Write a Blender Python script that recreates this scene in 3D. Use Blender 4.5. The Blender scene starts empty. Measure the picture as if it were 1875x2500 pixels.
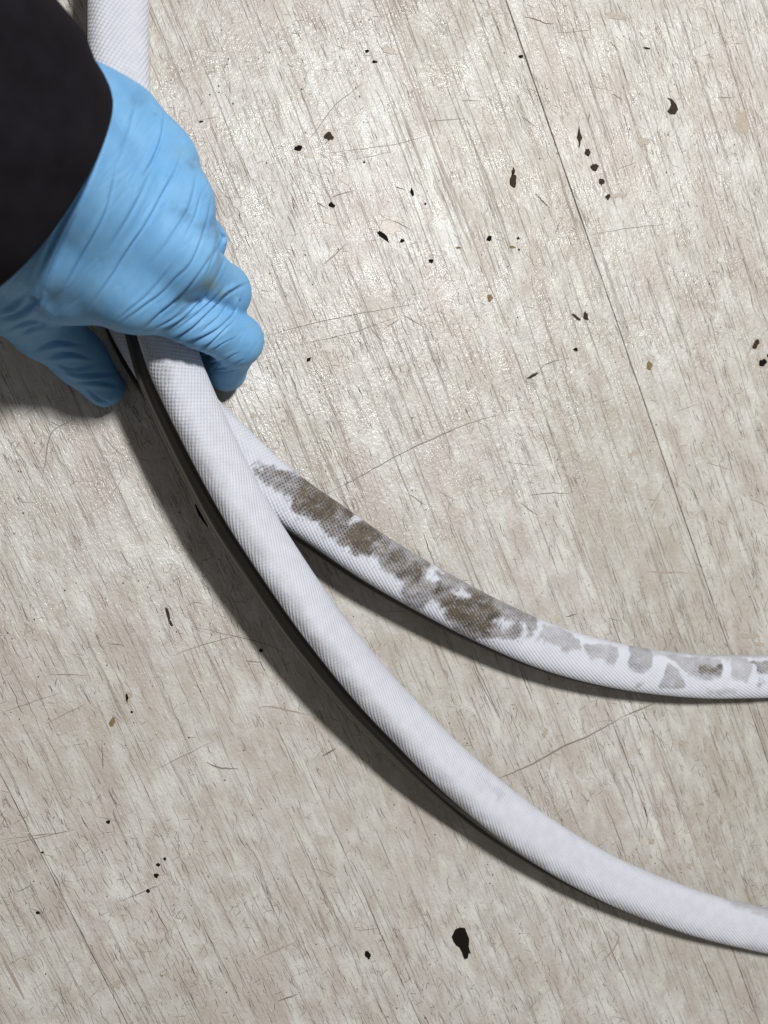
import bpy, math, random
import numpy as np
from mathutils import Vector, Matrix

random.seed(7)
rng = np.random.default_rng(7)
scene = bpy.context.scene
COL = scene.collection

# ------------------------------------------------------------------ camera
# The picture is measured in pixels of the 1875 x 2500 photograph.
F_PX, CX, CY = 1876.0, 937.5, 1250.0
NADIR = (470.0, 1150.0)          # pixel straight below the lens
CAM_H = 0.39                     # lens height above the floor (m)
_n = Vector(((NADIR[0] - CX) / F_PX, (CY - NADIR[1]) / F_PX, -1.0)).normalized()
_zc = -_n                                         # world Z seen from the camera
_xc = (Vector((1, 0, 0)) - _zc * _zc.x).normalized()
_yc = _zc.cross(_xc)
R_WC = Matrix((_xc, _yc, _zc))                    # camera vector -> world vector
cam_d = bpy.data.cameras.new('camera')
cam = bpy.data.objects.new('camera', cam_d)
COL.objects.link(cam)
cam_d.sensor_fit = 'VERTICAL'
cam_d.sensor_height = 36.0
cam_d.lens = F_PX / 2500.0 * 36.0
cam_d.clip_start = 0.01
cam_d.clip_end = 50.0
M = R_WC.to_4x4()
M.translation = (0, 0, CAM_H)
cam.matrix_world = M
cam_d.dof.use_dof = True
cam_d.dof.focus_distance = 0.375
cam_d.dof.aperture_fstop = 11.0
scene.camera = cam

# ------------------------------------------------------------------ light
world = bpy.data.worlds.new('World')
scene.world = world
world.use_nodes = True
bg = world.node_tree.nodes['Background']
bg.inputs['Color'].default_value = (1.0, 0.95, 0.89, 1)
bg.inputs['Strength'].default_value = 0.14
lamp_d = bpy.data.lights.new('ceiling_lamp', 'AREA')
lamp_d.shape = 'DISK'
lamp_d.size = 0.18
lamp_d.energy = 32.0
lamp_d.color = (1.0, 0.992, 0.98)
lamp = bpy.data.objects.new('ceiling_lamp', lamp_d)
COL.objects.link(lamp)
lamp.location = (0.50, 0.62, 1.6)
lamp.rotation_euler = (Vector((0.08, 0, 0)) - lamp.location).to_track_quat('-Z', 'Y').to_euler()
vs = scene.view_settings
vs.view_transform = 'Standard'
vs.look = 'None'
vs.gamma = 1.0
vs.exposure = 0.0
vs.use_curve_mapping = False

# ------------------------------------------------------------------ pixel <-> world
RW = np.array(R_WC)
CAMP = np.array((0, 0, CAM_H))


def P(px, py, z=0.0):
    d = RW @ np.array(((px - CX) / F_PX, (CY - py) / F_PX, -1.0))
    return CAMP + d * ((z - CAM_H) / d[2])


def project(v):
    c = (np.asarray(v) - CAMP) @ RW            # world -> camera (R^T)
    return np.stack([CX + F_PX * c[:, 0] / -c[:, 2], CY - F_PX * c[:, 1] / -c[:, 2]], 1)


CROPS = {'1': (200, 800, .3014), '2': (500, 1200, .3014), '3': (800, 1500, .3014), '4': (1000, 1300, .3014),
         '5': (1375, 1500, .3014), '6': (1375, 1950, .3014), '7': (0, 650, .3014), '8': (250, 550, .3014),
         'G': (0, 150, .422), 'S': (600, 1050, .3918), 'T': (650, 100, .422), 'U': (1150, 0, .437),
         'L': (0, 1600, .5425), 'R': (1000, 800, .5274), 'M': (0, 900, .422), 'Q': (1100, 1750, .4671), 'p': (0, 0, 1)}


def cr(k, pts):
    ox, oy, s = CROPS[k]
    return [(ox + x * s, oy + y * s) for x, y in pts]


# ------------------------------------------------------------------ numpy noise
def vnoise(x, y, seed=0):
    xi = np.floor(x).astype(np.int64); yi = np.floor(y).astype(np.int64)
    fx = x - xi; fy = y - yi
    fx = fx * fx * (3 - 2 * fx); fy = fy * fy * (3 - 2 * fy)

    def h(a, b):
        n = (a * 374761393 + b * 668265263 + seed * 144665) & 0x7fffffff
        n = ((n ^ (n >> 13)) * 1274126177) & 0x7fffffff
        return ((n ^ (n >> 16)) & 0xffff) / 65535.0
    return (h(xi, yi) * (1 - fx) + h(xi + 1, yi) * fx) * (1 - fy) + (h(xi, yi + 1) * (1 - fx) + h(xi + 1, yi + 1) * fx) * fy


def fbm(x, y, seed=0, o=4):
    s = 0; a = .5; t = 0
    for i in range(o):
        s = s + a * vnoise(x * 2 ** i, y * 2 ** i, seed + i); t += a; a *= .5
    return s / t


def seg_dist(q, pts):
    """unsigned distance, signed side and arc parameter of pixels q to a polyline"""
    best = np.full(len(q), 1e9); side = np.zeros(len(q)); par = np.zeros(len(q))
    pts = np.array(pts, float)
    L = np.linalg.norm(np.diff(pts, axis=0), axis=1); cum = np.r_[0, np.cumsum(L)]
    for i in range(len(pts) - 1):
        a = pts[i]; d = pts[i + 1] - a; l2 = d @ d
        w = q - a
        t = np.clip((w @ d) / l2, 0, 1)
        e = w - t[:, None] * d
        di = np.hypot(e[:, 0], e[:, 1])
        m = di < best
        best[m] = di[m]
        side[m] = np.sign(d[0] * w[m, 1] - d[1] * w[m, 0])
        par[m] = (cum[i] + t[m] * L[i]) / cum[-1]
    return best, side, par


def poly_sd(q, poly):
    """signed distance to a polygon (negative inside)"""
    poly = np.array(poly, float)
    d, _, _ = seg_dist(q, np.vstack([poly, poly[:1]]))
    ins = np.zeros(len(q), bool)
    n = len(poly)
    for i in range(n):
        x1, y1 = poly[i]; x2, y2 = poly[(i + 1) % n]
        c = ((y1 > q[:, 1]) != (y2 > q[:, 1]))
        with np.errstate(divide='ignore', invalid='ignore'):
            xx = (x2 - x1) * (q[:, 1] - y1) / (y2 - y1) + x1
        ins ^= c & (q[:, 0] < xx)
    return np.where(ins, -d, d)


def smooth_path(pts, n):
    """Catmull-Rom through rows of pts, resampled to n even steps (by first two columns)"""
    pts = np.array(pts, float)
    ext = np.vstack([2 * pts[0] - pts[1], pts, 2 * pts[-1] - pts[-2]])
    out = []
    for i in range(1, len(ext) - 2):
        p0, p1, p2, p3 = ext[i - 1:i + 3]
        for t in np.linspace(0, 1, 40, endpoint=False):
            out.append(.5 * ((2 * p1) + (-p0 + p2) * t + (2 * p0 - 5 * p1 + 4 * p2 - p3) * t * t + (-p0 + 3 * p1 - 3 * p2 + p3) * t ** 3))
    out.append(pts[-1]); out = np.array(out)
    s = np.r_[0, np.cumsum(np.linalg.norm(np.diff(out[:, :3], axis=0), axis=1))]
    u = np.linspace(0, s[-1], n)
    return np.stack([np.interp(u, s, out[:, k]) for k in range(out.shape[1])], 1), u


# ------------------------------------------------------------------ object helpers
def link_mesh(name, verts, faces, mat, parent=None, smooth=True):
    me = bpy.data.meshes.new(name)
    if isinstance(faces, np.ndarray):                 # large quad meshes
        nf = len(faces)
        me.vertices.add(len(verts)); me.vertices.foreach_set('co', np.asarray(verts, np.float32).ravel())
        me.loops.add(nf * 4); me.loops.foreach_set('vertex_index', faces.astype(np.int32).ravel())
        me.polygons.add(nf); me.polygons.foreach_set('loop_start', np.arange(nf, dtype=np.int32) * 4)
    else:
        me.from_pydata([tuple(map(float, v)) for v in verts], [], [tuple(map(int, f)) for f in faces])
    me.materials.append(mat)
    if smooth:
        me.polygons.foreach_set('use_smooth', [True] * len(me.polygons))
    me.update(calc_edges=True)
    me.validate()
    o = bpy.data.objects.new(name, me)
    COL.objects.link(o)
    if parent:
        o.parent = parent
    return o


def empty(name, loc, label, cat, group=None):
    o = bpy.data.objects.new(name, None)
    o.empty_display_size = .02
    COL.objects.link(o)
    o['label'] = label; o['category'] = cat
    if group:
        o['group'] = group
    return o


def set_attr(o, name, vals):
    a = o.data.attributes.new(name, 'FLOAT', 'POINT')
    a.data.foreach_set('value', np.asarray(vals, np.float32))


class NT:
    """tiny node-tree builder"""
    def __init__(s, name):
        s.m = bpy.data.materials.new(name); s.m.use_nodes = True
        s.t = s.m.node_tree; s.b = s.t.nodes['Principled BSDF']

    def n(s, typ, ins=None, **kw):
        nd = s.t.nodes.new(typ)
        for k, v in kw.items():
            setattr(nd, k, v)
        for k, v in (ins or {}).items():
            s.put(nd.inputs[k], v)
        return nd

    def put(s, sock, v):
        if isinstance(v, bpy.types.NodeSocket):
            s.t.links.new(v, sock)
        else:
            sock.default_value = v

    def math(s, op, a, b=0.0, c=0.0):
        nd = s.n('ShaderNodeMath', operation=op)
        for i, v in enumerate((a, b, c)):
            s.put(nd.inputs[i], v)
        return nd.outputs[0]

    def ramp(s, v, lo, hi, a=0.0, b=1.0):
        return s.n('ShaderNodeMapRange', {0: v, 1: lo, 2: hi, 3: a, 4: b}, clamp=True).outputs[0]

    def mix(s, f, a, b, mode='MIX'):
        nd = s.n('ShaderNodeMix', data_type='RGBA', blend_type=mode)
        s.put(nd.inputs[0], f); s.put(nd.inputs[6], a); s.put(nd.inputs[7], b)
        return nd.outputs[2]

    def noise(s, vec, scale, detail=3.0, rough=.55, dist=0.0):
        return s.n('ShaderNodeTexNoise', {'Vector': vec, 'Scale': scale, 'Detail': detail, 'Roughness': rough, 'Distortion': dist}).outputs[0]

    def mapping(s, vec, scale, loc=(0, 0, 0)):
        return s.n('ShaderNodeMapping', {'Vector': vec, 'Scale': scale, 'Location': loc}).outputs[0]

    def bump(s, h, strength, dist, normal=None):
        ins = {'Height': h, 'Strength': strength, 'Distance': dist}
        if normal is not None:
            ins['Normal'] = normal
        return s.n('ShaderNodeBump', ins).outputs[0]

    def attr(s, name):
        return s.n('ShaderNodeAttribute', attribute_name=name).outputs['Fac']

    def set(s, **kw):
        for k, v in kw.items():
            s.put(s.b.inputs[k.replace('_', ' ')], v)
        return s.m


def rgb(r, g, b):
    return (r, g, b, 1.0)


# ------------------------------------------------------------------ materials
def mat_floor():
    t = NT('whitewashed_wood')
    tc = t.n('ShaderNodeTexCoord').outputs['Object']
    rnd = t.n('ShaderNodeObjectInfo').outputs['Random']
    off = t.n('ShaderNodeCombineXYZ', {0: t.math('MULTIPLY', rnd, 7.3), 1: t.math('MULTIPLY', rnd, 3.1), 2: 0.0}).outputs[0]
    v = t.n('ShaderNodeVectorMath', {0: tc, 1: off}, operation='ADD').outputs[0]
    # large mottling
    big = t.noise(v, 9.0, 4, .6)
    pink = t.noise(t.mapping(v, (1.6, .55, 1)), 26.0, 4, .62, .3)
    patch = t.noise(t.mapping(v, (1.5, .7, 1)), 70.0, 5, .65, .4)
    # fibres along the board (local Y)
    wob = t.n('ShaderNodeVectorMath', {0: v, 1: t.n('ShaderNodeVectorMath', {0: t.n('ShaderNodeTexNoise', {'Vector': t.mapping(v, (1, .35, 1)), 'Scale': 22.0, 'Detail': 2.0}).outputs[1], 1: (.004, 0, 0)}, operation='MULTIPLY').outputs[0]}, operation='ADD').outputs[0]
    g1 = t.noise(t.mapping(wob, (430, 8, 1)), 1.0, 4, .6)
    g2 = t.noise(t.mapping(wob, (1000, 34, 1), (3.7, 1.3, 0)), 1.0, 3, .6)
    g3 = t.noise(t.mapping(wob, (190, 5, 1), (9.1, 4.4, 0)), 1.0, 3, .5)
    zone = t.ramp(t.noise(t.mapping(v, (2.2, .7, 1), (5, 2, 0)), 13.0, 3, .5), .42, .62)
    lines = t.ramp(g1, .60, .66)
    fine = t.ramp(g2, .60, .68)
    wide = t.ramp(g3, .56, .72)
    cross = t.ramp(t.noise(t.mapping(wob, (120, 1300, 1), (2.2, 8.1, 0)), 1.0, 3, .6), .61, .70)
    speck = t.ramp(t.noise(t.mapping(v, (1.6, .8, 1)), 520.0, 3, .6), .63, .74)
    base = t.mix(t.ramp(patch, .38, .62), rgb(.51, .48, .435), rgb(.67, .662, .637))
    base = t.mix(t.ramp(pink, .47, .66, 0, .72), base, rgb(.475, .42, .382))
    base = t.mix(t.ramp(big, .45, .68, 0, .42), base, rgb(.42, .38, .32))
    base = t.mix(t.math('MULTIPLY', wide, t.ramp(zone, 0, 1, .08, .30)), base, rgb(.33, .265, .215))
    base = t.mix(t.math('MULTIPLY', lines, t.ramp(zone, 0, 1, .10, .40)), base, rgb(.265, .21, .165))
    base = t.mix(t.math('MULTIPLY', fine, t.ramp(zone, 0, 1, .10, .38)), base, rgb(.25, .20, .165))
    base = t.mix(t.math('MULTIPLY', cross, t.ramp(zone, 0, 1, .10, .45)), base, rgb(.27, .225, .185))
    base = t.mix(t.math('MULTIPLY', speck, .6), base, rgb(.22, .175, .14))
    base = t.mix(1.0, base, t.n('ShaderNodeCombineColor', {0: t.ramp(rnd, 0, 1, .93, 1.04), 1: t.ramp(rnd, 0, 1, .925, 1.04), 2: t.ramp(rnd, 0, 1, .90, 1.04)}).outputs[0], 'MULTIPLY')
    h = t.math('SUBTRACT', t.math('MULTIPLY', g2, .7), t.math('ADD', t.math('MULTIPLY', lines, .9), t.math('MULTIPLY', fine, .5)))
    h = t.math('ADD', h, t.math('MULTIPLY', t.noise(t.mapping(v, (1, .6, 1)), 620.0, 3, .65), 1.7))
    nrm = t.bump(h, .9, .00036)
    rough = t.ramp(t.noise(v, 60.0, 4, .6), .34, .66, .15, .42)
    return t.set(Base_Color=base, Roughness=rough, Normal=nrm, Specular_IOR_Level=.5)


def mat_plain(name, c, rough=.6, noise=.25, scale=900.0, spec=.4):
    t = NT(name)
    v = t.n('ShaderNodeTexCoord').outputs['Object']
    f = t.noise(v, scale, 3, .6)
    col = t.mix(t.ramp(f, .3, .7), rgb(*[k * (1 - noise) for k in c]), rgb(*[min(1, k * (1 + noise)) for k in c]))
    return t.set(Base_Color=col, Roughness=rough, Specular_IOR_Level=spec, Normal=t.bump(f, .3, .0001))


def mat_fabric():
    t = NT('white_woven_cover')
    uv = t.n('ShaderNodeUVMap', uv_map='UVMap').outputs[0]
    sp = t.n('ShaderNodeSeparateXYZ', {0: uv})
    u, v = sp.outputs[0], sp.outputs[1]
    k = 2 * math.pi / .00152
    jit = t.math('MULTIPLY', t.math('SUBTRACT', t.noise(t.mapping(uv, (350, 350, 1)), 1.0, 2), .5), 2.4)
    ph = lambda cu, cv, f: t.math('SINE', t.math('ADD', t.math('MULTIPLY', t.math('ADD', t.math('MULTIPLY', u, cu), t.math('MULTIPLY', v, cv)), k * f), jit))
    a = ph(.50, .87, 1.0)
    b = ph(.94, -.34, .95)
    open_w = t.attr('open_weave')            # 1 = knotted, dotted weave; 0 = slanting ribs
    h = t.math('ADD', t.math('MULTIPLY', a, .5), t.math('MULTIPLY', b, t.ramp(open_w, 0, 1, .08, .5)))
    h = t.math('ADD', h, t.math('MULTIPLY', t.noise(t.mapping(uv, (2600, 2600, 1)), 1.0, 3), .45))
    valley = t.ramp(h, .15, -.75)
    dirt = t.attr('dirt')
    speck = t.ramp(t.noise(t.mapping(uv, (900, 900, 1)), 1.0, 4, .65), .40, .66)
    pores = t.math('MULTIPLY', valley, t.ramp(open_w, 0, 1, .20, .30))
    d = t.math('MULTIPLY', dirt, t.math('ADD', t.math('MULTIPLY', valley, .60), t.math('ADD', .76, t.math('MULTIPLY', speck, .34))))
    d = t.math('MINIMUM', d, 1.0)
    cloud = t.noise(t.mapping(uv, (160, 160, 1)), 1.0, 3)
    base = t.mix(t.ramp(cloud, .35, .7), rgb(.615, .635, .705), rgb(.675, .695, .76))
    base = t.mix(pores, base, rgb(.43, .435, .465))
    dcol = t.mix(t.ramp(cloud, .35, .65), rgb(.052, .040, .028), rgb(.118, .092, .066))
    base = t.mix(d, base, dcol)
    return t.set(Base_Color=base, Roughness=.55, Specular_IOR_Level=.35, Normal=t.bump(h, .75, .00026), Sheen_Weight=.12)


def mat_rubber():
    t = NT('black_rubber')
    uv = t.n('ShaderNodeUVMap', uv_map='UVMap').outputs[0]
    f = t.noise(t.mapping(uv, (25, 900, 1)), 1.0, 4, .6)
    col = t.mix(t.ramp(f, .42, .7), rgb(.010, .009, .008), rgb(.030, .027, .022))
    vv = t.n('ShaderNodeSeparateXYZ', {0: uv}).outputs[1]
    wall = t.math('MULTIPLY', t.ramp(vv, .0105, .0135), t.ramp(vv, .0195, .0175))
    lip = t.math('MULTIPLY', t.ramp(vv, .0195, .0215), t.ramp(vv, .0300, .0270))
    col = t.mix(t.math('MULTIPLY', wall, .8), col, rgb(.014, .012, .010))
    col = t.mix(t.math('MULTIPLY', lip, .85), col, rgb(.060, .054, .043))  # edge highlight painted into the colour: lip lightened as if catching light
    return t.set(Base_Color=col, Roughness=t.ramp(f, .3, .7, .32, .5), Specular_IOR_Level=.5)


def mat_glove():
    t = NT('blue_nitrile')
    v = t.n('ShaderNodeTexCoord').outputs['Object']
    st = t.attr('stain')
    ye = t.attr('yellow')
    cl = t.noise(v, 55.0, 4, .6)
    base = t.mix(t.ramp(cl, .35, .7), rgb(.150, .375, .660), rgb(.205, .445, .715))
    base = t.mix(st, base, rgb(.085, .165, .26))
    base = t.mix(ye, base, rgb(.22, .34, .32))
    sp = t.ramp(t.noise(v, 700.0, 2, .5), .76, .80)
    base = t.mix(t.math('MULTIPLY', sp, .7), base, rgb(.03, .06, .11))
    h = t.noise(v, 1500.0, 3, .6)
    return t.set(Base_Color=base, Roughness=.58, Specular_IOR_Level=.26, Normal=t.bump(h, .12, .0001),
                 Subsurface_Weight=.08, Subsurface_Radius=(.001, .002, .003))


def mat_sleeve():
    t = NT('black_sleeve_cloth')
    v = t.n('ShaderNodeTexCoord').outputs['Object']
    f = t.noise(v, 60.0, 4, .6)
    col = t.mix(t.ramp(f, .35, .7), rgb(.0065, .0052, .0075), rgb(.012, .011, .014))
    w = t.n('ShaderNodeTexWave', {'Vector': v, 'Scale': 600.0, 'Distortion': 1.0}).outputs[1]
    return t.set(Base_Color=col, Roughness=.92, Specular_IOR_Level=.12, Normal=t.bump(w, .3, .0002))


M_FLOOR = mat_floor()
M_GAP = mat_plain('dark_gap_dirt', (.085, .07, .056), .85)
M_CHIP = mat_plain('bare_dark_core', (.010, .008, .007), .9, spec=.1)
M_CHIPB = mat_plain('bare_brown_core', (.045, .033, .024), .9, spec=.15)
M_TAN = mat_plain('tan_grit', (.20, .15, .075), .8)
M_STAIN = mat_plain('brown_scuff', (.435, .385, .325), .4, .25, 900)
M_SCR = [mat_plain('scuff_grey', (.235, .205, .175), .55, .25, 1500), mat_plain('scuff_brown', (.165, .13, .10), .6, .25, 1500),
         mat_plain('scuff_dark', (.08, .064, .052), .65, .25, 1500), mat_plain('scuff_pale', (.37, .315, .27), .5, .2, 1500),
         mat_plain('scuff_white', (.70, .69, .66), .3, .1, 1500)]
M_FAB, M_RUB, M_GLOVE, M_SLEEVE = mat_fabric(), mat_rubber(), mat_glove(), mat_sleeve()

# ------------------------------------------------------------------ floor of boards
floor = link_mesh('floor', [(-.6, -.7, -.0007), (.8, -.7, -.0007), (.8, .6, -.0007), (-.6, .6, -.0007)], [(0, 1, 2, 3)], M_GAP, smooth=False)
floor['kind'] = 'structure'
# seams read in the photograph, as (pixel, pixel)
seams_px = [((0, 1876), (217, 2330)), ((559, 1378), (1000, 2500)), ((966, 100), (1249, 817)), ((1226, 0), (1790, 1590)), ((1765, 40), (1880, 520))]
dirs = []
for a, b in seams_px:
    d = (P(*b) - P(*a))[:2]
    dirs.append(d / np.linalg.norm(d))
gdir = np.mean(dirs[1:4], axis=0); gdir /= np.linalg.norm(gdir)      # along the grain, down the picture
gper = np.array((-gdir[1], gdir[0]))                                 # across, to the right
offs = []
for a, b in seams_px:
    m = (P(*a)[:2] + P(*b)[:2]) / 2
    offs.append(float(m @ gper))
offs = [offs[0] - .17, offs[0] - .083] + offs + [offs[-1] + .09, offs[-1] + .2]
GAPS = {2: .0002, 3: .00025, 4: .00014, 5: .00034, 6: .00020}
ang = math.atan2(gdir[1], gdir[0]) - math.pi / 2
for i in range(len(offs) - 1):
    l, r = offs[i] + GAPS.get(i, .0005) / 2, offs[i + 1] - GAPS.get(i + 1, .0005) / 2
    w = r - l; bv = .00025; T = .012; L = .62
    vs_ = []; ys = np.linspace(-L, L, 241)
    jl, jr = (np.cumsum(rng.normal(0, .00003, (2, len(ys))), axis=1))
    jl -= np.linspace(jl[0], jl[-1], len(ys)); jr -= np.linspace(jr[0], jr[-1], len(ys))
    jl = jl * .5 + rng.normal(0, .00005, len(ys)); jr = jr * .5 + rng.normal(0, .00005, len(ys))
    for k, y in enumerate(ys):
        x0, x1 = -w / 2 + jl[k], w / 2 + jr[k]
        vs_ += [(x0, y, -T), (x0, y, -bv), (x0 + bv, y, 0), (x1 - bv, y, 0), (x1, y, -bv), (x1, y, -T)]
    n = 6
    fs = [(q_ * n + k, q_ * n + k + 1, (q_ + 1) * n + k + 1, (q_ + 1) * n + k) for q_ in range(len(ys) - 1) for k in range(n - 1)]
    o = link_mesh('plank', vs_, fs, M_FLOOR, floor, smooth=False)
    c = gper * (l + r) / 2
    o.location = (c[0], c[1], 0)
    o.rotation_euler = (0, 0, ang)

# chips where the coating has come off: thin irregular flakes of bare core
def chip(pts_px, mat=M_CHIP, z=.00012, name='bare_chip', h=.00012):
    base = [P(x, y, 0) for x, y in pts_px]
    c = np.mean(base, axis=0)
    vs_ = [(b[0] - c[0], b[1] - c[1], 0) for b in base] + [((b[0] - c[0]) * .93, (b[1] - c[1]) * .93, h) for b in base]
    n = len(base)
    fs = [(k, (k + 1) % n, n + (k + 1) % n, n + k) for k in range(n)] + [tuple(range(n, 2 * n))]
    a = sum(vs_[k][0] * vs_[(k + 1) % n][1] - vs_[(k + 1) % n][0] * vs_[k][1] for k in range(n))
    if a < 0:
        fs = [f[::-1] for f in fs]
    o = link_mesh(name, vs_, fs, mat, floor, smooth=False)
    o.location = (c[0], c[1], z)
    return o


def blob(x, y, rx, ry=None, a=0, j=.28, n=15):
    ry = ry or rx
    out = []
    ca, sa = math.cos(a), math.sin(a)
    for k in range(n):
        t = 2 * math.pi * k / n
        r = 1 + random.uniform(-j, j)
        dx, dy = rx * r * math.cos(t), ry * r * math.sin(t)
        out.append((x + dx * ca - dy * sa, y + dx * sa + dy * ca))
    return out


for x, y, rx, ry, a in [(1271, 138, 7, 4.5, 0), (981, 588, 6, 4.5, -.6), (1194, 583, 6, 8, .4), (1052, 637, 6, 5, .3), (728, 362, 9, 7, 0),
                        (1006, 470, 4.5, 11, -.2), (1405, 853, 5, 5, 0), (1862, 886, 9, 9, .3), (1877, 868, 6, 7, 0), (898, 2331, 6, 13, -.3),
                        (310, 1704, 3.5, 10, 0), (322, 1738, 3, 3, 0), (265, 2006, 5, 5, 0), (386, 2111, 4.5, 4.5, 0), (402, 2097, 3.5, 4, 0), (382, 2137, 6, 6, 0),
                        (362, 2175, 5, 5, 0), (93, 2228, 6, 4, 0), (637, 1588, 5, 4, 0), (895, 125, 5, 4, 0), (915, 151, 7, 3, 0), (1038, 498, 3, 3, 0),
                        (889, 396, 3, 3, 0), (1265, 582, 3.5, 3, 0), (1267, 610, 3, 3, 0), (104, 2081, 4, 2.5, 0), (753, 878, 7, 4, -.8), (809, 501, 8, 6, .3),
                        (491, 137 + 160, 7, 2.5, -.2), (1579, 118, 8, 2, .2)]:
    chip(blob(x, y, rx, ry, a))
halo = lambda x, y, rx, ry, a: chip(blob(x + 2, y + 1, rx * 1.45 + 2, ry * 1.35 + 2, a, .3), M_STAIN, .00006, 'worn_rim', .00005)
for t_ in [(803, 333, 13, 10, .5), (1252, 438, 9, 24, .05), (310, 1704, 5, 12, 0), (1845, 840, 7, 11, .5), (728, 362, 9, 7, 0), (948, 556, 14, 11, .3), (1862, 886, 10, 10, 0)]:
    halo(*t_)
for x, y, rx, ry, a in [(1434, 372, 8.5, 8.5, 0), (1452, 408, 9, 8.5, 0), (1469, 444, 7.5, 8, .4), (1485, 480, 6, 8, .3), (1252, 440, 9, 18, .05), (1253, 419, 4, 9, 0),
                        (1845, 840, 7, 11, .5), (803, 333, 13, 10, .5), (1407, 775, 12, 4, .7), (1430, 772, 6, 11, -.3), (1301, 918, 16, 2.5, -.5), (410, 1502, 4, 17, -.25), (417, 1522, 4, 8, -.5)]:
    chip(blob(x, y, rx, ry, a), M_CHIPB, name='bare_chip')
chip(cr('U', [(603, 700), (610, 740), (622, 770), (612, 790), (606, 826), (600, 822), (601, 795), (590, 770), (596, 740)]), M_CHIPB)
chip(cr('U', [(1095, 545), (1125, 555), (1148, 585), (1157, 612), (1140, 640), (1112, 640), (1095, 622), (1108, 606), (1117, 585), (1112, 562)]), M_CHIPB)
chip(cr('T', [(640, 1108), (655, 1098), (680, 1112), (700, 1130), (710, 1168), (685, 1150), (655, 1130)]), M_CHIP)
chip(cr('Q', [(5, 1150), (25, 1110), (50, 1100), (75, 1103), (85, 1130), (98, 1160), (95, 1200), (106, 1240), (95, 1235), (90, 1262), (72, 1268), (58, 1230), (45, 1205), (28, 1195), (15, 1175)]), M_CHIP)
chip(cr('1', [(905, 1300), (925, 1390), (965, 1430), (985, 1500), (1030, 1590), (1015, 1612), (980, 1570), (940, 1510), (915, 1440), (925, 1410)]), M_CHIP)
for x, y, rx, ry, a in [(1196, 727, 7, 9, .2), (1119, 605, 6, 3, 0), (1586, 893, 8, 9, 0), (1251, 603, 8, 3, .2), (275, 1762, 7, 12, .1)]:
    chip(blob(x, y, rx, ry, a), M_TAN, name='grit_speck')
for x, y, rx, ry, a in [(1300, 620, 6, 26, -.2), (1502, 40, 24, 7, .2), (950, 124, 17, 9, .5), (755, 380, 12, 7, .1), (840, 440, 16, 8, .6), (805, 540, 22, 7, .45), (1195, 27, 8, 8, 0),
                        (285, 2404, 11, 11, 0), (62, 2110, 5, 5, 0), (408, 2378, 6, 6, 0), (1545, 1110 - 3, 16, 7, -.5), (1830, 1553, 24, 6, .1), (1855, 1572, 12, 5, .2),
                        (1330, 1790, 7, 10, .3), (1670, 1815, 10, 7, 0), (1723, 1826, 4, 12, 0), (1592, 2053, 9, 9, 0), (1762, 2002, 5, 9, -.3), (1683, 2114, 5, 8, -.2), (1662, 2115, 6, 8, 0),
                        (1570, 345, 14, 11, 0), (1810, 300, 16, 30, .1), (1508, 478, 22, 4, -.1), (590, 940, 12, 5, 0), (1390, 700 - 80, 7, 18, .2), (620, 935 + 80, 7, 7, 0)]:
    chip(blob(x, y, rx, ry, a, .35), M_STAIN, name='scuff_patch', h=.00006)

# scratches: thin tapered ribbons lying on the boards
def ribbon(path, w, z, V, F, taper=True):
    n = len(path); b = len(V)
    for k in range(n):
        p = path[k]; d = path[min(k + 1, n - 1)] - path[max(k - 1, 0)]
        d = d / (np.linalg.norm(d) + 1e-9); nn = np.array((-d[1], d[0]))
        f = (.25 + .75 * math.sin(math.pi * (k + .15) / (n - .7))) if taper else random.uniform(.6, 1.2)
        V.append((*(p + nn * w / 2 * f), z)); V.append((*(p - nn * w / 2 * f), z))
    for k in range(n - 1):
        F.append((b + 2 * k, b + 2 * k + 1, b + 2 * k + 3, b + 2 * k + 2))


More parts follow.
